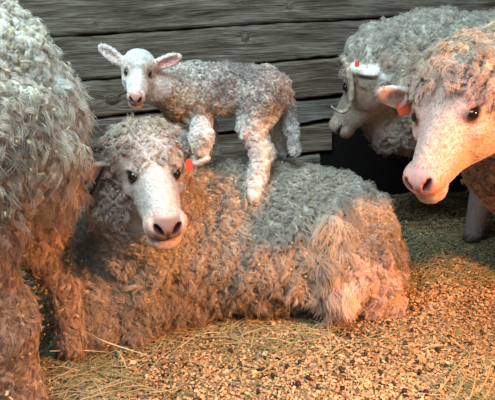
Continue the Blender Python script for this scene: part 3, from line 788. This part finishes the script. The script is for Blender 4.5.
# ---- the lamb ------------------------------------------------------
def lamb():
    b = Body(); Y = 1.50
    sh, ru = P(190, 88, Y - .02), P(262, 92, Y + .01)
    b.cone(sh, ru, .070, .074, .04)
    b.ell(P(181, 96, Y - .04), (.056, .060, .072), .03)
    b.cone(P(178, 92, Y - .04), P(152, 84, Y - .10), .060, .048, .03)      # neck
    H = Head(P(138, 75, Y - .165), P(135, 101, Y - .235), (-.12, -.75, .85), .60).fit(dict(eyeR=(122, 75), eyeL=(153, 77), nose=(135.5, 100), earR=(118, 57, .5), earL=(162, 63, .5)), 200)
    H.build(b, True)
    def foot(px, py):
        while EWE.hit(px, py, .5, 2.2) is None: py += 1
        return EWE.hit(px, py)
    fz = lambda p: p + np.array([0, 0, .012])
    f1 = fz(foot(203, 152)); 
    b.chain([P(190, 98, Y - .05), P(200, 122, Y - .03), f1 + [0, 0, .03], f1], [.044, .025, .019, .018], .025)
    f2 = P(214, 149, Y + .06); f2 = f2 if EWE.dist(f2[None])[0] > 0 else f2
    b.chain([P(196, 100, Y + .03), P(205, 124, Y + .05), f2], [.040, .024, .020], .025)
    f3 = fz(foot(254, 200))
    b.ell(P(262, 98, Y - .04), (.060, .045, .075), .03)
    b.chain([P(262, 100, Y - .05), P(252, 128, Y - .06), P(262, 152, Y - .075), (P(258, 180, Y - .09) + f3) / 2, f3], [.060, .036, .028, .022, .018], .02)
    f4 = P(278, 152, Y + .05)
    b.chain([P(270, 100, Y + .04), P(268, 125, Y + .05), P(279, 138, Y + .055), f4], [.052, .032, .024, .019], .02)
    b.chain([P(281, 85, Y + .01), P(288, 105, Y), P(291, 130, Y - .015), P(295, 150, Y - .02)], [.024, .017, .017, .015], .015)
    gate = lambda q: smooth01(np.linalg.norm(q - H.w(.04, 0, 0), axis=1), .10, .15)
    b.fn(lumps(.0035, 90, 4, gate))
    eL = H.ear(b, (-.05, .07, .02), P(98, 45, Y - .15) - H.w(-.05, .07, .02), (.25, -.9, -.2), .066, .031, .01)
    eR = H.ear(b, (-.05, -.07, .02), P(184, 55, Y - .13) - H.w(-.05, -.07, .02), (-.2, -.9, -.25), .068, .032, .01)
    H.carve(b)
    ctr = (sh + ru) / 2
    def tint(v, n):
        c, q, mix, sm, inh = H.face_tint(v, (.62, .585, .53), (.88, .85, .80), None, None)
        px, py = project(v); hd = sm(np.linalg.norm(v - H.w(-.02, 0, 0), axis=1), .105, .085); mix((.88, .85, .80), hd)
        grey = sm(px, 185, 225) * sm(py, 118, 100) * sm(v[:, 2], .5, .56) * (px < 300)
        mix((.26, .24, .235), grey * np.clip(.55 + .45 * snoise(v, 30, 6), 0, 1) * (1 - hd))
        mix((.70, .50, .34), sm(py, 78, 100) * sm(px, 198, 178) * (1 - hd) * .8)                     # tan chest
        leg = sm(py, 112, 125) * (px > 186); mix((.84, .82, .78), leg * .9)
        for g in (-1, 1):
            de = np.linalg.norm((q - H.eye_at[g]) * [.8, 1, .7], axis=1); mix((.66, .42, .28), sm(de, .042, .020) * (.75 if g < 0 else .3)); mix((.10, .065, .05), sm(de, .018, .012) * .7)
        H.nose_tint(q, mix, sm, (.45, .19, .17), (.06, .03, .028), (.45, .22, .19))
        for e, pk in ((eL, .3), (eR, .8)):
            l = (v - e['c']) @ e['B'].T; ins = (np.abs(l[:, 0]) < e['L'] * .62) & (np.abs(l[:, 1]) < e['W'] * .6) & (np.abs(l[:, 2]) < .018)
            mix((.86, .80, .74), ins * 1.0); mix((.74, .44, .36), pk / .8 * (ins & (l[:, 2] > -.004) & (np.abs(l[:, 1]) < e['W'] * .36) & (l[:, 0] < e['L'] * .42)) * .8)
        return c
    root, v, F, n, t = finish('lamb', b, .0028, 'small white and grey lamb standing on the back of the lying ewe', tint, f3)
    H.eyes(root); q = H.loc(v)
    face = smooth01(q[:, 0], .01, .05) * (np.abs(q[:, 1]) < .09) * (q[:, 2] > -.13)
    hd = smooth01(np.linalg.norm(v - H.w(-.02, 0, 0), axis=1), .10, .08)
    ears = np.zeros(len(v))
    for e in (eL, eR):
        l = (v - e['c']) @ e['B'].T; ears = np.maximum(ears, ((np.abs(l[:, 0]) < e['L'] * .66) & (np.abs(l[:, 1]) < e['W'] * .62) & (np.abs(l[:, 2]) < .018)) * 1.0)
    short = np.clip(face + ears, 0, 1); px, py = project(v)
    legs = smooth01(py, 112, 128) * (px > 186)
    notnose = offnose(q)
    hoofz = np.ones(len(v))
    for f in (f1, f2, f3, f4): hoofz *= smooth01(np.linalg.norm(v - f, axis=1), .018, .026)
    grow('fleece', root, v, F, n, np.clip(1 - short - hd - legs, 0, 1) , .0060 + 0 * face, tangent(n, GRAV) * .4, t, 60000, M_WOOL, lock=.0055, radius=.00038, curl=.0018, freq=1.0, clump=.7, lift=.6, wander=.8, K=6, seed=31, lockvar=.28)
    grow('leg_fleece', root, v, F, n, legs * hoofz, .009 + 0 * face, tangent(n, GRAV) * .8, t, 22000, M_WOOL, lock=.008, radius=.00042, curl=.0022, freq=1.1, clump=.8, lift=.5, wander=.5, K=7, seed=32, lockvar=.12)
    grow('face_fur', root, v, F, n, np.clip(short + hd, 0, 1) * notnose, .004 + .003 * hd * (1 - short), -tangent(n, H.B[0]) * 1.0, t, 26000, M_FUR, lock=.006, radius=.00034, curl=.0008, freq=.6, clump=.35, lift=.4, wander=.25, K=4, seed=33, lockvar=.05)
    for f in (f1, f3): hoof(root, f - [0, 0, .016], (-.5, -.8, 0), .52, M_HOOFL)
    return root
lamb_root = lamb()

# ---- the standing sheep on the left --------------------------------
def left_ewe():
    b = Body()
    nf, ff = G(6, 418), G(74, 357)                     # near and far hind foot
    cz = .64
    rump = np.array([-.62, 1.07, cz]); front = np.array([-1.45, 1.04, cz])
    b.cone(rump, front, .24, .25, .08)
    b.ell([-.630, 1.06, .690], (.262, .235, .28), .06)
    b.ell([-.655, .97, .52], (.185, .12, .20), .05); b.ell([-.565, 1.17, .50], (.13, .10, .17), .05)
    b.chain([np.array([-.66, .95, .42]), np.array([nf[0] + .0, nf[1] + .02, .24]), nf + [0.01, 0, .06], nf + [0, 0, .03]], [.13, .088, .070, .035], .03)
    b.chain([np.array([-.55, 1.17, .44]), np.array([ff[0] + .0, ff[1], .24]), ff + [0.005, 0, .06], ff + [0, 0, .03]], [.075, .036, .030, .028], .03)
    for yy in (.94, 1.16): b.chain([np.array([-1.4, yy, .45]), np.array([-1.4, yy, .2]), np.array([-1.4, yy, .03])], [.11, .05, .035], .05)
    b.chain([front + [0, 0, .1], front + [-.25, .05, .22]], [.17, .12], .08)
    H = Head(front + [-.38, .08, .24], front + [-.52, .12, .16], (0, 0, 1), 1.05); H.build(b); H.carve(b)
    for g in (-1, 1): H.ear(b, (-.052, .062 * g, 0), H.d(-.2, g, -.1), H.d(.6, 0, -.5), .11, .045)
    b.chain([np.array([-.425, 1.06, .72]), np.array([-.41, 1.07, .62]), np.array([-.425, 1.08, .50])], [.05, .045, .03], .05)     # tail under the wool
    b.fn(lumps(.012, 22, 1, lambda q: smooth01(q[:, 2], .2, .45))); b.fn(lumps(.007, 60, 3, lambda q: smooth01(q[:, 2], .2, .45)))
    WOOL = np.array([.92, .84, .72])
    def tint(v, n):
        z = v[:, 2]; c = np.tile(WOOL, (len(v), 1))
        a = np.clip(smooth01(z, .86, .52) * .9 + .35 * snoise(v, 9, 2) * smooth01(z, .95, .7), 0, .92)[:, None]
        c = c * (1 - a) + np.array([.66, .49, .37]) * a
        a = np.clip(smooth01(z, .4, .15) * .7 + .25 * snoise(v, 13, 7), 0, .8)[:, None]
        return c * (1 - a) + np.array([.42, .30, .22]) * a
    root, v, F, n, t = finish('standing_sheep', b, .0056, 'dirty shaggy sheep standing on the left, cut off by the frame, rump to the viewer', tint, G(60, 380))
    z = v[:, 2]; up = smooth01(z, .64, .84)
    H.eyes(root)
    wool = (z > .05) * 1.0
    grow('fleece', root, v, F, n, wool * up, .016 + 0 * z, tangent(n, GRAV) * .6 + .2 * rngvec(v, 8, 2), t, 60000, M_WOOL, lock=.011, radius=.00064, curl=.004, freq=1.3, clump=.75, lift=.7, wander=.6, seed=41, lockvar=.13)
    grow('matted_locks', root, v, F, n, wool * (1 - up) * (1 + 1.6 * smooth01(z, .42, .3)), .020 + .015 * smooth01(z, .22, .5), tangent(n, GRAV) * 1.1, t, 95000, M_WOOL, lock=.012, radius=.00060, curl=.0045, freq=1.1, clump=.85, lift=.22, wander=.35, seed=42, lockvar=.25, K=10)
    for f in (nf, ff): hoof(root, np.array([f[0] - .015, f[1], .0]), (-1, 0, 0), 1.0, M_HOOF)
    for yy in (.94, 1.16): hoof(root, np.array([-1.4, yy, 0]), (-1, 0, 0), 1.0, M_HOOF)
    chaff('wool_chaff', root, v, F, n, wool * (v[:, 0] > -1.0), 1000, 43, .020, (.005, .012))
    return root
left_ewe()

# ---- the sheep looking in from the right ---------------------------
def right_ewe():
    b = Body()
    E, M = P(446, 116, 1.20), P(424, 183, 1.075)
    H = Head(E, M, (-.7, -.4, .6), 1.20).fit(dict(eyeL=(476, 115), nose=(415, 188), eyeR=(415, 115, .9), earR=(416, 97, .4), chin=(440, 209, .7)), 60)
    H.build(b)
    b.ell(H.w(-.080, 0, .014), H.R(.072, .085, .064), .03, H.B)           # woolly poll
    ch = np.array([.86, 1.46, .58])
    b.chain([H.w(-.06, 0, -.03), H.w(-.14, -.05, -.05), ch + [-.12, -.03, .06], ch], [.10, .12, .17, .23], .06)
    b.cone(ch, ch + [.75, .06, .02], .235, .25, .08)
    b.ell(ch + [-.03, -.02, -.12], (.17, .17, .19), .06)
    b.ell(ch + [.40, .03, -.13], (.42, .21, .19), .06)  # low belly, added to block lamp light from the floor behind
    fa, fb = np.array([1.00, 1.60, 0]), np.array([1.02, 1.36, 0])
    feet = [fa, fb, ch * [1, 1, 0] + [.75, -.10, 0], ch * [1, 1, 0] + [.75, .16, 0]]
    for f in feet[:2]: b.chain([np.array([f[0] + .08, f[1] * .5 + .73, .42]), np.array([f[0] + .02, f[1], .27]), f + [0, 0, .04]], [.10, .045, .030], .04)
    for f in feet[2:]: b.chain([f + [0, 0, .5], f + [.05, 0, .27], f + [0, 0, .04]], [.12, .05, .032], .04)
    gate = lambda q: smooth01(np.linalg.norm(q - H.w(.06, 0, -.02), axis=1), .15, .22) * smooth01(q[:, 2], .25, .4)
    b.fn(lumps(.010, 36, 6, gate))
    ra = (-.05, .066, .0)
    eR = H.ear(b, ra, P(376, 91, 1.19) - H.w(*ra), (.1, -.85, -.35), .132, .056)
    lb = (-.05, -.066, 0); eL = H.ear(b, lb, P(560, 110, 1.3) - H.w(*lb), (.0, -.8, -.4), .112, .05)
    H.carve(b)
    WOOL = np.array([.66, .57, .45])
    def tint(v, n):
        c, q, mix, sm, inh = H.face_tint(v, WOOL, (.62, .47, .40), None, None)
        for g in (-1, 1):
            de = np.linalg.norm((q - H.eye_at[g]) * [.8, 1, 1], axis=1); mix((.78, .46, .36), sm(de, .036, .018) * .7); mix((.12, .07, .05), sm(de, .019, .013) * .8)
        nose = sm(q[:, 0], .118, .15) * sm(q[:, 2], -.03, -.015); mix((.80, .42, .36), nose * .85)
        H.nose_tint(q, mix, sm, (.74, .36, .31), (.22, .075, .06), (.50, .22, .18))
        for e in (eR, eL):
            l = (v - e['c']) @ e['B'].T; ins = (np.abs(l[:, 0]) < e['L'] * .62) & (np.abs(l[:, 1]) < e['W'] * .6) & (np.abs(l[:, 2]) < .02)
            mix((.84, .76, .70), ins * 1.0); mix((.55, .37, .31), (ins & (l[:, 2] > -.004) & (np.abs(l[:, 1]) < e['W'] * .34)) * .8)
        mix((.34, .29, .26), sm(v[:, 2], .33, .27)); mix((.36, .24, .15), sm(v[:, 2], .62, .45) * sm(v[:, 2], .24, .30) * .6 * (1 - inh))
        return c
    root, v, F, n, t = finish('peering_sheep', b, .0045, 'pale pink-nosed hornless sheep with an orange ear tag peering in from the right', tint, fb)
    H.eyes(root); q = H.loc(v)
    ears = np.zeros(len(v))
    for e in (eR, eL):
        l = (v - e['c']) @ e['B'].T; ears = np.maximum(ears, ((np.abs(l[:, 0]) < e['L'] * .66) & (np.abs(l[:, 1]) < e['W'] * .62) & (np.abs(l[:, 2]) < .022)) * 1.0)
    face = smooth01(q[:, 0], -.032, -.012) * (np.abs(q[:, 1]) < .10) * (q[:, 2] > -.13) * (q[:, 0] < .25)
    face = np.maximum(face, smooth01(q[:, 0], -.10, -.08) * smooth01(q[:, 2], .015, -.01) * (np.abs(q[:, 1]) < .10) * (q[:, 2] > -.13))
    shank = smooth01(v[:, 2], .34, .27)
    short = np.clip(face + ears + shank, 0, 1)
    top = smooth01(np.linalg.norm(v - H.w(-.06, 0, .05), axis=1), .16, .11)
    ed = np.minimum(np.linalg.norm(q - H.eye_at[1], axis=1), np.linalg.norm(q - H.eye_at[-1], axis=1))
    grow('fleece', root, v, F, n, np.clip(1 - short, 0, 1) * smooth01(ed, .034, .046), .022 + .008 * top, tangent(n, GRAV) * .5 + top[:, None] * tangent(n, H.B[0]) * .5 + .2 * rngvec(v, 9, 5), t, 62000, M_WOOL, lock=.015, radius=.00068, curl=.0045, freq=1.3, clump=.8, lift=.8, wander=.55, seed=51, lockvar=.15, K=9)
    grow('face_fur', root, v, F, n, np.maximum(short, smooth01(ed, .046, .034)) * offnose(q, .5), .0055 + 0 * top, -tangent(n, H.B[0]) * 1.0, t, 36000, M_FUR, lock=.006, radius=.00036, curl=.0006, freq=.6, clump=.3, lift=.33, wander=.12, K=4, seed=52, lockvar=.05)
    plate('ear_tag', P(403, 108, 1.205), nz(RIGHT + UP * .3), nz(UP - RIGHT * .3), .028, .031, .002, M_TAG, root)['label'] = 'orange plastic ear tag'
    for f in feet: hoof(root, np.array([f[0] - .01, f[1], 0]), (-1, -.2, 0), 1.0, M_HOOF)
    chaff('wool_chaff', root, v, F, n, np.clip(1 - short, 0, 1), 90, 53, .018, (.004, .008))
    return root
right_ewe()

# ---- the horned sheep at the wall ----------------------------------
def horn_mat():
    mt, N, L, bs = new_mat('ridged_horn'); tx = N.new('ShaderNodeTexCoord'); no = N.new('ShaderNodeTexNoise'); no.inputs['Scale'].default_value = 70
    L.new(tx.outputs['Object'], no.inputs['Vector']); r = N.new('ShaderNodeValToRGB'); e = r.color_ramp.elements
    e[0].position, e[0].color = .3, (.20, .15, .10, 1); e[1].position, e[1].color = .7, (.56, .48, .37, 1); L.new(no.outputs['Fac'], r.inputs[0]); L.new(r.outputs[0], bs.inputs['Base Color'])
    bs.inputs['Roughness'].default_value = .45; return mt
def horned_ewe():
    b = Body()
    Yh = 1.80
    E, M = P(348, 88, Yh + .05), P(341, 130, Yh + .02)
    H = Head(E, M, np.cross(ray(350, 95), nz(M - E)), 1.12).fit(dict(eyeL=(343, 88), nose=(334, 130), earL=(362, 72, .6), chin=(353, 142, .6)), 60)
    H.build(b)
    b.ell(H.w(-.115, 0, .025), H.R(.062, .075, .065), .03, H.B)           # woolly poll
    ch = np.array([.70, 1.99, .56])
    b.chain([H.w(-.07, 0, -.03), P(385, 66, 1.90), P(420, 70, 1.95), ch], [.095, .125, .18, .22], .06)
    b.cone(ch + [0, 0, .03], ch + [.72, .07, .07], .225, .25, .08)
    b.ell(P(392, 110, 1.90), (.10, .12, .15), .06)
    feet = [np.array([.88, 1.86, 0]), np.array([1.15, 2.12, 0]), ch * [1, 1, 0] + [.72, -.05, 0], ch * [1, 1, 0] + [.72, .18, 0]]
    for f in feet: b.chain([f + [.02, 0, .5], f + [.02, 0, .27], f + [0, 0, .04]], [.12, .05, .032], .04)
    gate = lambda q: smooth01(np.linalg.norm(q - H.w(.05, 0, -.02), axis=1), .13, .20) * smooth01(q[:, 2], .25, .4)
    b.fn(lumps(.010, 40, 8, gate)); b.fn(lumps(.007, 80, 9, gate))
    la = H.loc(P(356, 69, Yh - .055)[None])[0]
    e1 = H.ear(b, la, P(379, 75, Yh - .13) - H.w(*la), (-.2, .5, -.8), .088, .050)
    H.carve(b)
    WOOL = np.array([.62, .58, .50])
    def tint(v, n):
        c, q, mix, sm, inh = H.face_tint(v, WOOL, (.50, .40, .32), None, None)
        mix((.42, .27, .19), sm(np.linalg.norm(q - [-.02, -.06, -.03], axis=1), .06, .03) * .8)
        for g in (-1, 1):
            de = np.linalg.norm((q - H.eye_at[g]) * [.8, 1, 1], axis=1); mix((.40, .26, .22), sm(de, .03, .018) * .7); mix((.06, .04, .035), sm(de, .019, .013))
        mix((.55, .40, .33), sm(q[:, 0], .12, .15) * .7); H.nose_tint(q, mix, sm, (.45, .30, .25), (.10, .06, .05), (.15, .08, .065))
        l = (v - e1['c']) @ e1['B'].T; ins = (np.abs(l[:, 0]) < e1['L'] * .66) & (np.abs(l[:, 1]) < e1['W'] * .6) & (np.abs(l[:, 2]) < .02); mix((.88, .85, .82), ins * 1.0)
        mix((.30, .26, .24), sm(v[:, 2], .5, .35) * .8)
        return c
    root, v, F, n, t = finish('horned_sheep', b, .005, 'horned sheep with lowered head against the board wall', tint, feet[0])
    H.eyes(root); q = H.loc(v)
    l = (v - e1['c']) @ e1['B'].T; ears = ((np.abs(l[:, 0]) < e1['L'] * .66) & (np.abs(l[:, 1]) < e1['W'] * .62) & (np.abs(l[:, 2]) < .022)) * 1.0
    face = smooth01(q[:, 0], -.05, -.03) * (np.abs(q[:, 1]) < .10) * (q[:, 2] > -.12) * (q[:, 0] < .22)
    shank = smooth01(v[:, 2], .34, .27); short = np.clip(face + ears + shank, 0, 1)
    grow('fleece', root, v, F, n, np.clip(1 - short, 0, 1) * smooth01(np.linalg.norm(v - e1['c'], axis=1), .03, .05), .020 + 0 * shank, tangent(n, GRAV) * .45 + .2 * rngvec(v, 9, 1), t, 62000, M_WOOL, lock=.016, radius=.00068, curl=.0045, freq=1.2, clump=.8, lift=.75, wander=.55, seed=61, lockvar=.15)
    grow('face_fur', root, v, F, n, short * offnose(q), .006 + 0 * shank, -tangent(n, H.B[0]) * 1.0, t, 22000, M_FUR, lock=.006, radius=.0004, curl=.0006, freq=.6, clump=.3, lift=.35, wander=.15, K=4, seed=62, lockvar=.06)
    HM = horn_mat()
    pts = [P(345, 70, Yh + .03), P(341, 58, Yh), P(345, 60, Yh - .04), P(350, 75, Yh - .06), P(352, 92, Yh - .065), P(350, 106, Yh - .06), P(344, 113, Yh - .055), P(337, 111, Yh - .05), P(331, 106, Yh - .05)]
    rads = [.015, .015, .0135, .0115, .010, .0088, .0075, .0055, .0025]
    N_ = 60; tt = np.linspace(0, len(pts) - 1, N_); pts = np.array(pts)
    pp = np.stack([np.interp(tt, range(len(pts)), pts[:, k]) for k in range(3)], 1); rr = np.interp(tt, range(len(rads)), rads)
    for _ in range(12): pp[1:-1] = (pp[:-2] + 2 * pp[1:-1] + pp[2:]) / 4
    rr = rr * (1 + .07 * np.sin(np.arange(N_) * 1.9) * (rr > .006))
    tube('horn', pp, rr, HM, root, 12)
    mir = lambda x: x - 2 * np.outer((x - H.o) @ H.B[1], H.B[1])
    tube('horn', mir(pp), rr, HM, root, 12)
    plate('ear_tag', P(357, 64, Yh - .115), RIGHT, UP, .014, .018, .002, M_TAG, root)['label'] = 'red plastic ear tag'
    for f in feet: hoof(root, f, (-1, 0, 0), 1.0, M_HOOF)
    chaff('wool_chaff', root, v, F, n, np.clip(1 - short, 0, 1), 120, 63, .016, (.004, .008))
    return root
horned_ewe()
